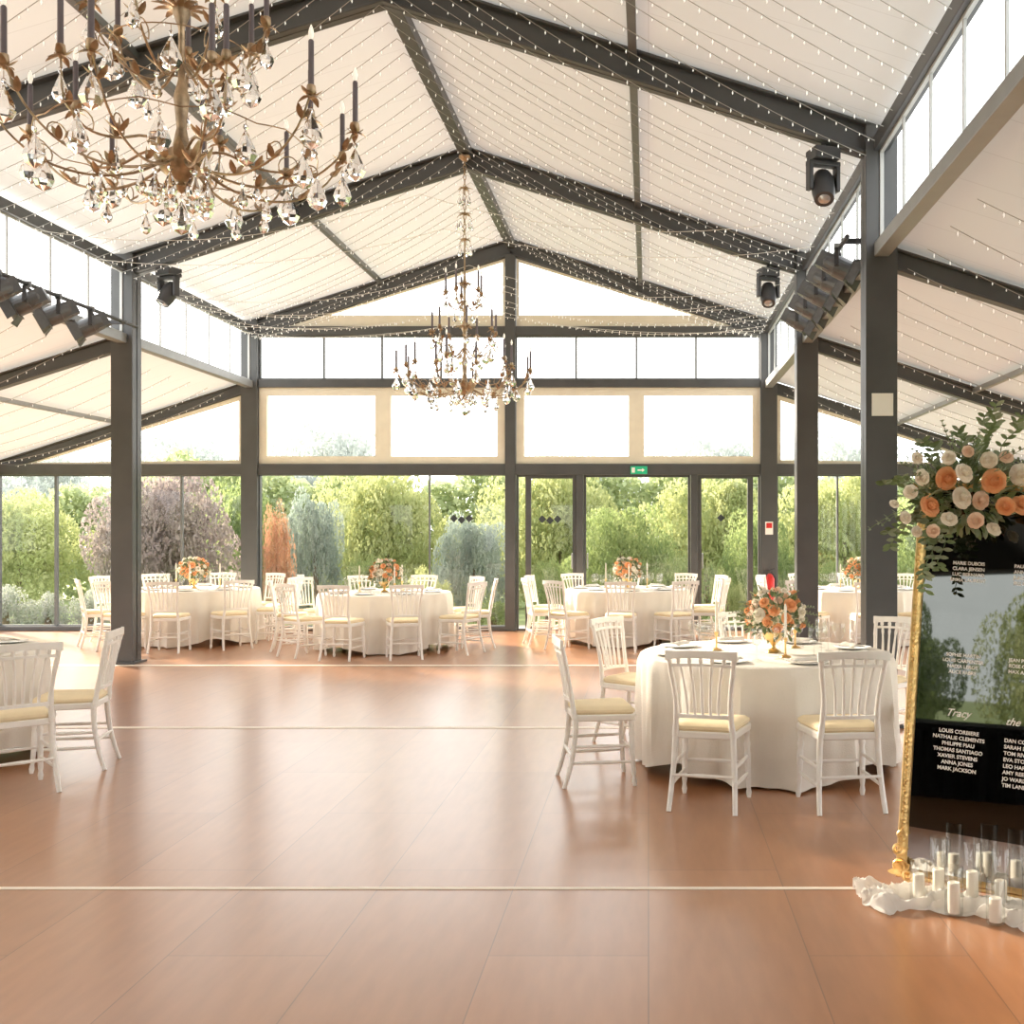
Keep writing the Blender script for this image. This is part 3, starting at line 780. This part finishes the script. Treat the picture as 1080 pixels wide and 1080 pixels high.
while y<16.4:
    for x0,x1 in ((XL-0.15,XOL+0.5),(XE+0.15,XOR-0.5)):
        if x0>0 and y<6.5: continue
        sg=0.13+0.03*math.sin(row*2.3)
        def fn(t,x0=x0,x1=x1,yy=y,sg=sg):
            x=x0+(x1-x0)*t; z=ZL-0.25-SLL*abs(x-(XL if x0<XR else XE))-sg*4*t*(1-t)
            return (x,yy+0.4*t,z)
        string_light(fn,3.5,idx); idx+=1
    y+=0.6; row+=1

# ------------------------------------------------------------------ stage lights
def build_par():
    r=empty('spotlight'); tag(r,'dark grey stage spotlight with barn doors clamped to a bar','spotlight',group='stage spotlights')
    rot=(math.radians(118),0,0); lc=(0,0,-0.19)
    b=MB()
    b.lathe([(0.0,-0.17),(0.06,-0.165),(0.09,-0.12),(0.10,-0.02),(0.105,-0.015),(0.105,0.13)],20)
    b.box(-0.075,0.075,-0.075,0.075,-0.20,-0.06)
    o=b.obj('lamp_body',M_GREYP,r,smooth=False); o.rotation_euler=rot; o.location=lc
    b=MB(); b.lathe([(0,0.115),(0.09,0.115),(0.06,0.13),(0.0,0.135)],20); l=b.obj('lens',M_LENS,r); l.rotation_euler=rot; l.location=lc
    o=MB(); 
    for (x0,x1,y0,y1) in ((-0.115,0.115,-0.115,-0.09),(-0.115,0.115,0.09,0.115),(-0.115,-0.09,-0.09,0.09),(0.09,0.115,-0.09,0.09)): o.box(x0,x1,y0,y1,0.125,0.135)
    for sx,sy in ((1,0),(-1,0),(0,1),(0,-1)):
        a1=0.11
        if sx: P=[(sx*a1,-0.09,0.132),(sx*a1,0.09,0.132),(sx*(a1+0.05),0.12,0.23),(sx*(a1+0.05),-0.12,0.23)]
        else: P=[(-0.09,sy*a1,0.132),(0.09,sy*a1,0.132),(0.12,sy*(a1+0.05),0.23),(-0.12,sy*(a1+0.05),0.23)]
        o.add(P,[(0,1,2,3)])
    d_=o.obj('barn_doors',M_GREYP,r,smooth=False); d_.rotation_euler=rot; d_.location=lc
    b=MB()
    for sx in (-1,1): b.box(sx*0.122-0.004,sx*0.122+0.004,-0.02,0.02,-0.21,-0.035)
    b.box(-0.126,0.126,-0.02,0.02,-0.045,-0.035)
    for sx in (-1,1): b.tube([(sx*0.10,0,-0.19),(sx*0.145,0,-0.19)],0.018,8)
    b.obj('yoke',M_BLACKP,r,smooth=False)
    b=MB(); b.tube([(0,0,-0.04),(0,0,0.0)],0.012,8); b.box(-0.02,0.02,-0.035,0.035,-0.03,0.03); b.obj('clamp',M_GREYF,r,smooth=False)
    return r
PAR=build_par()
def W(px,py,y): s=1150/y; return ((px-684)/s, y, CH+(557-py)/s)
def par(x,y,z,rz,label=None,sc_=1.0):
    o=inst(PAR,(x,y,z),rz); o.scale=(sc_,)*3
    if label: o['label']=label
def bar(a,b_,lab):
    m=MB(); m.tube([a,b_],0.02,10); o=m.obj('mounting_bar',M_BLACKP); tag(o,lab,'bar',group='spotlight mounting bars')
bar((XL+0.22,9.35,3.95),(XL+0.22,12.75,3.95),'black mounting bar carrying stage spotlights')
for y_,rz_ in ((9.60,-1.2),(10.02,-1.0),(10.5,-1.3),(11.05,-1.1),(11.7,-1.2)): par(XL+0.22,y_,3.95,rz_,sc_=0.92)
bar((XE-0.22,9.05,4.02),(XE-0.22,12.75,4.02),'black mounting bar carrying stage spotlights')
for y_,rz_ in ((9.5,1.3),(10.05,1.1),(10.65,1.3),(11.3,1.2),(12.0,1.3)): par(XE-0.22,y_,4.05,rz_,sc_=0.92)
for x_,y_,z_ in ((XL,10.25,3.95),(XL,12.45,3.95),(XE,9.2,4.02),(XE,12.5,4.02)):
    s_=1 if x_==XL else -1
    m=MB(); m.box(min(x_,x_+s_*0.24),max(x_,x_+s_*0.24),y_-0.02,y_+0.02,z_-0.02,z_+0.02); o=m.obj('bar_bracket',M_BLACKP,smooth=False); tag(o,'small steel bracket holding the mounting bar','bracket',group='spotlight bar brackets')
def build_head():
    r=empty('moving_head_spotlight'); tag(r,'black moving head stage light hung beside the column','spotlight',group='moving head lights')
    b=MB(); b.box(-0.11,0.11,-0.10,0.10,-0.12,-0.02); b.tube([(0,0,-0.02),(0,0,0.06)],0.02,8); b.obj('base_box',M_BLACKP,r,smooth=False,bevel=0.01)
    b=MB()
    for sx in (-1,1): b.box(sx*0.12-0.018,sx*0.12+0.018,-0.04,0.04,-0.36,-0.12)
    b.box(-0.138,0.138,-0.045,0.045,-0.16,-0.12); b.obj('yoke',M_BLACKP,r,smooth=False,bevel=0.008)
    b=MB(); b.lathe([(0.0,-0.14),(0.07,-0.13),(0.095,-0.06),(0.095,0.06),(0.08,0.15),(0.07,0.15)],18); o=b.obj('lamp_body',M_BLACKP,r); o.location=(0,0,-0.32); o.rotation_euler=(math.radians(150),math.radians(12),0)
    b=MB(); b.lathe([(0,0.14),(0.07,0.14),(0.04,0.155),(0,0.158)],16); l=b.obj('lens',M_LENS,r); l.location=o.location; l.rotation_euler=o.rotation_euler
    return r
HD=build_head()
for (x_,y_,rz) in ((1.42,8.87,0.3),(1.42,12.95,0.3),(XL+0.5,12.95,-0.4)):
    inst(HD,(x_,y_,zroof(x_)-0.30),rz)

# ------------------------------------------------------------------ mirror sign
mr=empty('mirror_seating_sign',(1.12,4.93,0.03)); mr.rotation_euler=(math.radians(-4),math.radians(2.6),math.radians(-27))
tag(mr,'gold framed dark mirror with white guest name lettering','mirror')
MW,MH=0.80,1.80
b=MB()
prof=[(0.0,0.0),(0.0,-0.02),(0.008,-0.034),(0.019,-0.030),(0.027,-0.038),(0.038,-0.026),(0.046,-0.012),(0.046,0.0)]
cor=[(0,0,1,1),(MW,0,-1,1),(MW,MH,-1,-1),(0,MH,1,-1)]
vs=[]
for (x_,z_,sx,sz) in cor:
    for (o_,d_) in prof: vs.append((x_+sx*o_,d_,z_+sz*o_))
K=len(prof); fs=[]
for i in range(4):
    j=(i+1)%4
    for k in range(K-1): fs.append((i*K+k,j*K+k,j*K+k+1,i*K+k+1))
b.add(vs,fs)
def scroll(cx,cz,s_,sx,sz):
    pts=[];rad=[]
    for k in range(26):
        t=k/25; a=t*9; q=s_*(1-t*0.85); pts.append((cx+sx*q*math.cos(a),-0.036,cz+sz*q*math.sin(a))); rad.append(0.009*(1-0.5*t))
    b.tube(pts,rad,7)
for ci,(x_,z_,sx,sz) in enumerate(cor):
    scroll(x_+sx*0.02,z_+sz*0.05,0.036,sx,sz); scroll(x_+sx*0.06,z_+sz*0.02,0.03,sx,-sz)
    if ci<2: scroll(x_+sx*0.01,z_+0.13,0.028,sx,-sz); scroll(x_+sx*0.02,z_+0.19,0.02,sx,sz)
    for k in range(5):
        a=k*0.5; b.leaf((x_+sx*0.03,-0.036,z_+sz*0.03),(-sx*math.cos(a)*.6+sx*.6*math.sin(a),-0.2,sz*math.sin(a)),(0,-1,0),0.06,0.03,0.2)
nb=70
for k in range(nb):
    z_=0.10+(MH-0.2)*k/(nb-1)
    for xx in (0.023,MW-0.023): b.lathe([(0.002,-0.008),(0.007,-0.005),(0.007,0.005),(0.002,0.008)],6,(xx,-0.036,z_))
b.obj('gold_frame',M_GOLD,mr)
ZB=0.23
b=MB(); b.box(0.02,MW-0.02,-0.012,-0.004,ZB,MH-0.02); b.obj('mirror_panel',M_MIRROR,mr,smooth=False)
b=MB(); b.box(0.02,MW-0.02,-0.010,-0.004,0.02,ZB); b.obj('lower_mirror_strip',M_MIRROR2,mr,smooth=False)
b=MB(); b.box(0.02,MW-0.02,-0.003,0.006,0.02,MH-0.02); b.obj('backing_board',M_DRAPE,mr,smooth=False)
b=MB(); b.tube([(MW/2,0.01,1.2),(MW/2,0.34,0.02)],0.015,8); b.obj('support_strut',M_WOOD,mr)
def text(body,x_,z_,size,shear=0,al='CENTER'):
    cu=bpy.data.curves.new('t','FONT'); cu.body=body; cu.size=size; cu.align_x=al; cu.shear=shear; cu.extrude=0.0006; cu.space_line=1.2; cu.offset=0.0006
    to=bpy.data.objects.new('t',cu); COL.objects.link(to); bpy.context.view_layer.update()
    me=bpy.data.meshes.new_from_object(to.evaluated_get(bpy.context.evaluated_depsgraph_get())); bpy.data.objects.remove(to)
    me.materials.clear(); me.materials.append(M_WHITE)
    o=bpy.data.objects.new('lettering',me); COL.objects.link(o); o.parent=mr; o.location=(x_,-0.0135,z_); o.rotation_euler=(PI/2,0,0); o['label']='white painted guest name lettering'
c1,c2=0.240,0.435
text('MARIE DUBOIS\nCLARA JENSEN\nLUC BERNARD\nEMMA LAURENT',c1,1.42,0.021); text('PAUL GIRARD\nANNE MOREL\nJULES ROUX\nIRIS FABRE',c2,1.42,0.021,al='LEFT')
text('SOPHIE MARTIN\nLOUIS CARPENTER\nNADIA LEROY\nALICE FABRE',c1,1.01,0.021); text('JEAN PETIT\nROSE COLLET\nMAX ADLER',c2,1.01,0.021,al='LEFT')
text('Tracy',c1-0.01,0.745,0.046,0.45); text('the',c2,0.735,0.046,0.45,al='LEFT')
text('LOUIS CORBIERE\nNATHALIE CLEMENTS\nPHILIPPE PIAU\nTHOMAS SANTIAGO\nXAVIER STEVENS\nANNA JONES\nMARK JACKSON',c1,0.670,0.023); text('DAN COLE\nSARAH DEAN\nTOM RIVERS\nEVA STONE\nLEO HART\nAMY REED\nJO WARD\nTIM LANE',c2,0.660,0.023,al='LEFT')

# floral spray on the frame
fa=empty('flower_arrangement',(1.37,4.70,1.74)); tag(fa,'peach and cream rose garland with trailing greenery on the gold frame','flowers')
greenery(fa,(0,0.04,0),(0.23,0.11,0.16),460,11,spikes=56,lsize=0.05,spl=0.21)
g=MB(); rr=random.Random(9)
for s0,d0,L in (((-0.17,-0.06,-0.05),(-0.05,-0.1,-1),0.34),((-0.15,-0.06,-0.05),(-0.15,-0.1,-1),0.28),((-0.13,-0.06,-0.05),(0.02,-0.1,-1),0.24),((-0.2,0,-0.02),(-0.5,0,-0.8),0.22),((0.05,0,0.1),(0.3,0,1),0.32),((0.12,0,0.1),(0.5,0,1),0.29),((0.08,0,0.1),(0.05,0,1),0.26),((0.0,0,0.1),(-0.1,0,1),0.20),((-0.1,0,0.1),(-0.5,0,1),0.17),((-0.2,0,0.03),(-1,0,0.3),0.15),((-0.2,0,-0.08),(-1,0,-0.5),0.14)):
    d0=Vector(d0).normalized(); s0=Vector(s0)
    pts=[s0+d0*L*t/12+Vector((0.02*math.sin(t),0.01,-0.02*math.sin(t*.7))) for t in range(13)]
    g.tube(pts,0.0022,4,0)
    for p in pts:
        for s_ in (-1,1): g.leaf(p,d0*0.4+Vector((s_,-0.3,rr.uniform(-.2,.5))),(0,-1,0),0.040,0.018,0.1,mi=rr.randint(0,1))
g.obj('trailing_stem',[M_LEAF,M_LEAF2],fa)
for (px,py,k,sz) in ((1001,505,0,.042),(984,532,0,.040),(1050,508,0,.044),(1020,497,1,.036),(1018,524,1,.040),(1037,528,2,.034),(1043,485,1,.030),(960,518,1,.026),(975,503,1,.030),(1002,545,1,.030),(957,545,1,.024),(1030,550,2,.030),(1060,535,0,.034),(1000,482,1,.026),(1078,500,1,.040),(1080,530,0,.040),(985,560,2,.024),(969,482,1,.022),(944,530,1,.018),(1022,475,2,.022),(968,560,1,.020),(1062,480,2,.026),(1050,556,1,.028)):
    p=Vector(W(px,py,4.55+R.uniform(-.03,.04)))-Vector(fa.location)
    add_rose(fa,p,(R.uniform(-.7,.5),-1,R.uniform(-.3,.8)),sz,k)

def candle_cyl(x_,y_,h,ch):
    r=empty('glass_candle_holder',(x_,y_,0.006)); tag(r,'clear glass cylinder holding a white pillar candle on the floor','candle holder',group='glass candle holders by the mirror')
    b=MB(); b.lathe([(0.002,0.002),(0.036,0.002),(0.037,0.01),(0.037,h-0.003),(0.035,h)],24,caps=False); b.obj('glass_cylinder',M_GLASSW,r)
    b=MB(); b.lathe([(0,0.007),(0.025,0.007),(0.025,ch),(0.021,ch+0.004),(0.002,ch),(0.0012,ch+0.012)],16); b.obj('pillar_candle',M_CANDLEW,r)
for a in ((1.15,4.64,.18,.12),(1.245,4.68,.27,.13),(1.26,4.50,.20,.13),(1.36,4.58,.28,.15),(1.46,4.52,.27,.13),(1.40,4.40,.18,.10),(1.56,4.44,.26,.15)): candle_cyl(*a)
b=MB(); NX,NY=170,66; vs=[]
for i in range(NX+1):
    for j in range(NY+1):
        u=i/NX; v=j/NY-0.5
        x_=0.90+0.98*u; yb=4.72-0.34*u+0.04*math.sin(7*u); w=0.30+0.10*math.sin(9*u+1)+0.05*math.sin(23*u)
        if u<0.08: w*=0.5+0.5*u/0.08
        y_=yb+v*w
        warp=NZ.noise(Vector((x_*3,y_*3,5)))*1.5
        fold=1-abs(NZ.noise(Vector((x_*5+warp,y_*13+warp,0))))*4
        fine=1-abs(NZ.noise(Vector((x_*16,y_*24,3))))*3
        z_=0.008+max(0,fold)*0.055+max(0,fine)*0.012
        z_*=(1-abs(2*v)**6*0.8)
        vs.append((x_+NZ.noise(Vector((x_*6,y_*6,9)))*0.03,y_+NZ.noise(Vector((x_*8,y_*8,2)))*0.04,z_))
fs=[(i*(NY+1)+j,(i+1)*(NY+1)+j,(i+1)*(NY+1)+j+1,i*(NY+1)+j+1) for i in range(NX) for j in range(NY)]
b.add(vs,fs); o=b.obj('gauze_runner',M_GAUZE); tag(o,'crumpled white gauze runner on the floor under the candles','fabric')

# ------------------------------------------------------------------ outside
b=MB(); b.box(-70,70,-50,90,-0.4,-0.14); tag(b.obj('ground_lawn',M_GRASS,smooth=False),'green lawn around the glass hall','ground',kind='structure')
b=MB(); b.box(-14,9,FY[0]+0.14,FY[0]+1.5,-0.14,-0.05); tag(b.obj('terrace',M_PAVE,smooth=False),'pale stone terrace outside the glass gable','terrace',kind='structure')
def foliage_mat(name,c1,c2,tr,f=0.4):
    m=mat(name,c1,0.7,spec=0.25); nt=m.node_tree; bs=nt.nodes['Principled BSDF']; tc=nt.nodes['Texture Coordinate']
    n_=nt.nodes.new('ShaderNodeTexNoise'); n_.inputs['Scale'].default_value=4; n_.inputs['Detail'].default_value=5
    nt.links.new(tc.outputs['Object'],n_.inputs['Vector'])
    rp=nt.nodes.new('ShaderNodeValToRGB'); rp.color_ramp.elements[0].position=.35; rp.color_ramp.elements[1].position=.65
    rp.color_ramp.elements[0].color=(*c1,1); rp.color_ramp.elements[1].color=(*c2,1)
    nt.links.new(n_.outputs['Fac'],rp.inputs['Fac']); nt.links.new(rp.outputs[0],bs.inputs['Base Color'])
    return mix_translucent(m,tr,f)
FM={'yg':foliage_mat('yellow_green_leaves',(0.24,0.30,0.12),(0.52,0.54,0.29),(0.52,0.55,0.25)),
    'g':foliage_mat('green_leaves',(0.12,0.18,0.08),(0.36,0.42,0.19),(0.33,0.41,0.16)),
    'gg':foliage_mat('grey_green_leaves',(0.26,0.31,0.28),(0.42,0.48,0.44),(0.33,0.40,0.35)),
    'pu':foliage_mat('plum_leaves',(0.24,0.19,0.19),(0.40,0.35,0.33),(0.33,0.28,0.26)),
    'rd':foliage_mat('red_leaves',(0.32,0.22,0.12),(0.60,0.30,0.22),(0.45,0.25,0.15)),
    'lv':foliage_mat('lavender_leaves',(0.26,0.32,0.22),(0.42,0.42,0.42),(0.34,0.36,0.32)),
    'hz':foliage_mat('haze_tinted_hedge_leaves',(0.26,0.33,0.17),(0.46,0.51,0.30),(0.44,0.50,0.26)),  # far hedge made paler: haze put into the leaf colour
    'pale':foliage_mat('haze_tinted_tree_leaves',(0.47,0.51,0.50),(0.56,0.59,0.58),(0.58,0.61,0.60),0.5)}  # near-white leaves: distance haze is painted into this colour
def bush_mesh(key,nl,seed,ls):
    rr=random.Random(seed); b=MB()
    blobs=[(Vector((0,0,.38)),.50)]
    for k in range(20):
        a=rr.uniform(0,2*PI); q=rr.uniform(0.35,1.0); el_=rr.uniform(-.3,1.3)
        blobs.append((Vector((q*math.cos(a)*math.cos(el_*.9),q*math.sin(a)*math.cos(el_*.9),0.28+0.46*math.sin(el_))),rr.uniform(.18,.34)))
    for i in range(nl):
        c_,q=blobs[rr.randrange(len(blobs))]
        d=Vector((rr.gauss(0,1),rr.gauss(0,1),rr.gauss(0,1))).normalized(); p=c_+d*q*(1.12-0.4*rr.random()**2.5)
        if p.z<0.02: p.z=rr.uniform(0.02,.3)
        a=(Vector((rr.gauss(0,1),rr.gauss(0,1),rr.gauss(0,1)))).normalized(); c2=a.cross(Vector((rr.gauss(0,1),rr.gauss(0,1),rr.gauss(0,1))))
        if c2.length<.01: continue
        c2.normalize(); l=ls*rr.uniform(.6,1.4)
        b.add([p-a*l,p+c2*l*.55,p+a*l,p-c2*l*.55],[(0,1,2,3)])
    o=b.obj('f',FM[key],smooth=False); me=o.data; bpy.data.objects.remove(o)
    return me
cache={}
def leafy(key,nl,var):
    kk=(key,nl,var)
    if kk not in cache: cache[kk]=bush_mesh(key,nl,len(cache)+3,0.022 if nl>8000 else 0.04)
    return cache[kk]
def shrub(px,hw,top,y,key,label,kind='shrub',z0=-0.14,nl=20000,var=0):
    s=1150/y; x=(px-684)/s; w=hw/s; h=CH+(557-top)/s-z0
    r=empty(kind,(x,y,z0)); tag(r,label,kind)
    o=bpy.data.objects.new('foliage',leafy(key,nl,var)); COL.objects.link(o); o.parent=r; o.scale=(w*1.05,w*0.6,h/1.0); o.rotation_euler=(0,0,R.uniform(-.3,.3)); o['kind']='stuff'
    t=MB(); t.tube([(0,0,0),(0.02,0,h*.3),(0,0.02,h*.6)],[0.07,0.05,0.02],8); t.obj('trunk',M_TRUNK,r)
shrub(20,95,520,23.5,'yg','pale yellow-green garden tree beyond the glass','tree')
shrub(160,88,497,20.6,'pu','plum-leaved ornamental tree beyond the glass','tree')
shrub(255,50,512,22.6,'g','dense green garden shrub beyond the glass')
shrub(291,19,535,19.3,'rd','red-leaved shrub beyond the glass',nl=9000)
shrub(332,38,520,20.4,'gg','grey-green garden shrub beyond the glass')
shrub(410,80,495,22.8,'yg','sunlit yellow-green tree beyond the glass','tree')
shrub(500,46,545,20.4,'gg','pale grey-green shrub beyond the glass')
shrub(590,85,490,23.4,'yg','sunlit yellow-green tree beyond the glass doors','tree')
shrub(655,62,530,20.4,'g','dense green hedge shrub beyond the glass doors',var=1)
shrub(745,80,495,23.2,'yg','sunlit yellow-green tree beyond the glass doors','tree',var=2)
shrub(800,50,540,20.6,'g','dense green shrub beyond the glass')
shrub(890,75,495,23.6,'yg','sunlit yellow-green tree beyond the glass','tree',var=1)
shrub(970,62,525,21.0,'g','dense green shrub beyond the glass')
shrub(1075,75,498,24.0,'yg','sunlit yellow-green tree beyond the glass','tree')
for (px,hw,top,k) in ((385,26,588,'g'),(450,24,596,'yg'),(578,24,590,'g'),(715,28,585,'g'),(765,20,598,'yg'),(870,24,590,'g')):
    shrub(px,hw,top,19.5,k,'small rounded green shrub on the lawn',nl=9000)
for k,(px,hw,top) in enumerate(((5,28,618),(50,24,625),(95,22,622),(180,24,625),(245,24,628),(370,26,632),(450,30,630),(520,20,634),(850,24,630),(640,24,636))):
    shrub(px,hw,top,18.9,'lv' if k<4 else 'g','low lavender clump by the terrace' if k<4 else 'low green border plant by the terrace',nl=4000)
def hedge(x0,x1,y,h,key,label,nl,ls,th=0.8):
    rr=random.Random(int(y*7)); b=MB()
    for i in range(nl):
        x=rr.uniform(x0,x1); top=h*(0.92+0.34*NZ.noise(Vector((x*0.5,y,0)))+0.12*NZ.noise(Vector((x*2.6,y,1))))
        z=rr.random()**0.8*top; yy=y+rr.uniform(-th,th)*(0.4+0.6*rr.random())
        a=Vector((rr.gauss(0,1),rr.gauss(0,1),rr.gauss(0,1))).normalized(); c2=a.cross(Vector((rr.gauss(0,1),rr.gauss(0,1),rr.gauss(0,1)))).normalized()
        l=ls*rr.uniform(.6,1.4); p=Vector((x,yy,z-0.14))
        b.add([p-a*l,p+c2*l*.55,p+a*l,p-c2*l*.55],[(0,1,2,3)])
    o=b.obj('hedge',FM[key],smooth=False); tag(o,label,'hedge',kind='stuff')
hedge(-20,12,26.5,3.4,'hz','long irregular green hedge closing the garden',60000,0.09)
def tree_w(x,y,w,h,key,label='tall green hedge tree beside the lawn'):
    r=empty('tree',(x,y,-0.14)); tag(r,label,'tree')
    o=bpy.data.objects.new('foliage',leafy(key,20000,0)); COL.objects.link(o); o.parent=r; o.scale=(w,w*.7,h); o['kind']='stuff'
    t=MB(); t.tube([(0,0,0),(0.02,0,h*.3),(0,0.02,h*.6)],[0.12,0.1,0.04],8); t.obj('trunk',M_TRUNK,r)
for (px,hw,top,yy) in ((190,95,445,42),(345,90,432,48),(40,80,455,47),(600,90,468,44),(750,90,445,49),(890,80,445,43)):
    s=1150/yy; tree_w((px-684)/s,yy,hw/s,1.6+(557-top)/s,'pale','tall tree far beyond the hedge, haze painted into its pale leaves')
for k in range(5): tree_w(-14.5-k*1.1,-12+k*2.6,1.3,3.0,'g' if k%2 else 'yg')
for k in range(4): tree_w(-11+k*3.2,-9-(k%2)*.8,1.4,3.0,'yg' if k%2 else 'g')

# ------------------------------------------------------------------ light
w=bpy.data.worlds.new('world'); sc.world=w; w.use_nodes=True
bg=w.node_tree.nodes['Background']; bg.inputs['Color'].default_value=(1.0,0.99,0.97,1); bg.inputs['Strength'].default_value=3.6
sd=bpy.data.lights.new('sun','SUN'); sd.energy=22; sd.angle=math.radians(5.0); sd.color=(1.0,0.85,0.67)
so=bpy.data.objects.new('sun',sd); COL.objects.link(so); so.location=(-20,25,12)
el=math.radians(21); d=Vector((math.cos(el)*0.72,-math.cos(el)*0.69,-math.sin(el)))
so.rotation_euler=d.to_track_quat('-Z','Y').to_euler()
try: sc.view_settings.view_transform='Standard'
except Exception: pass
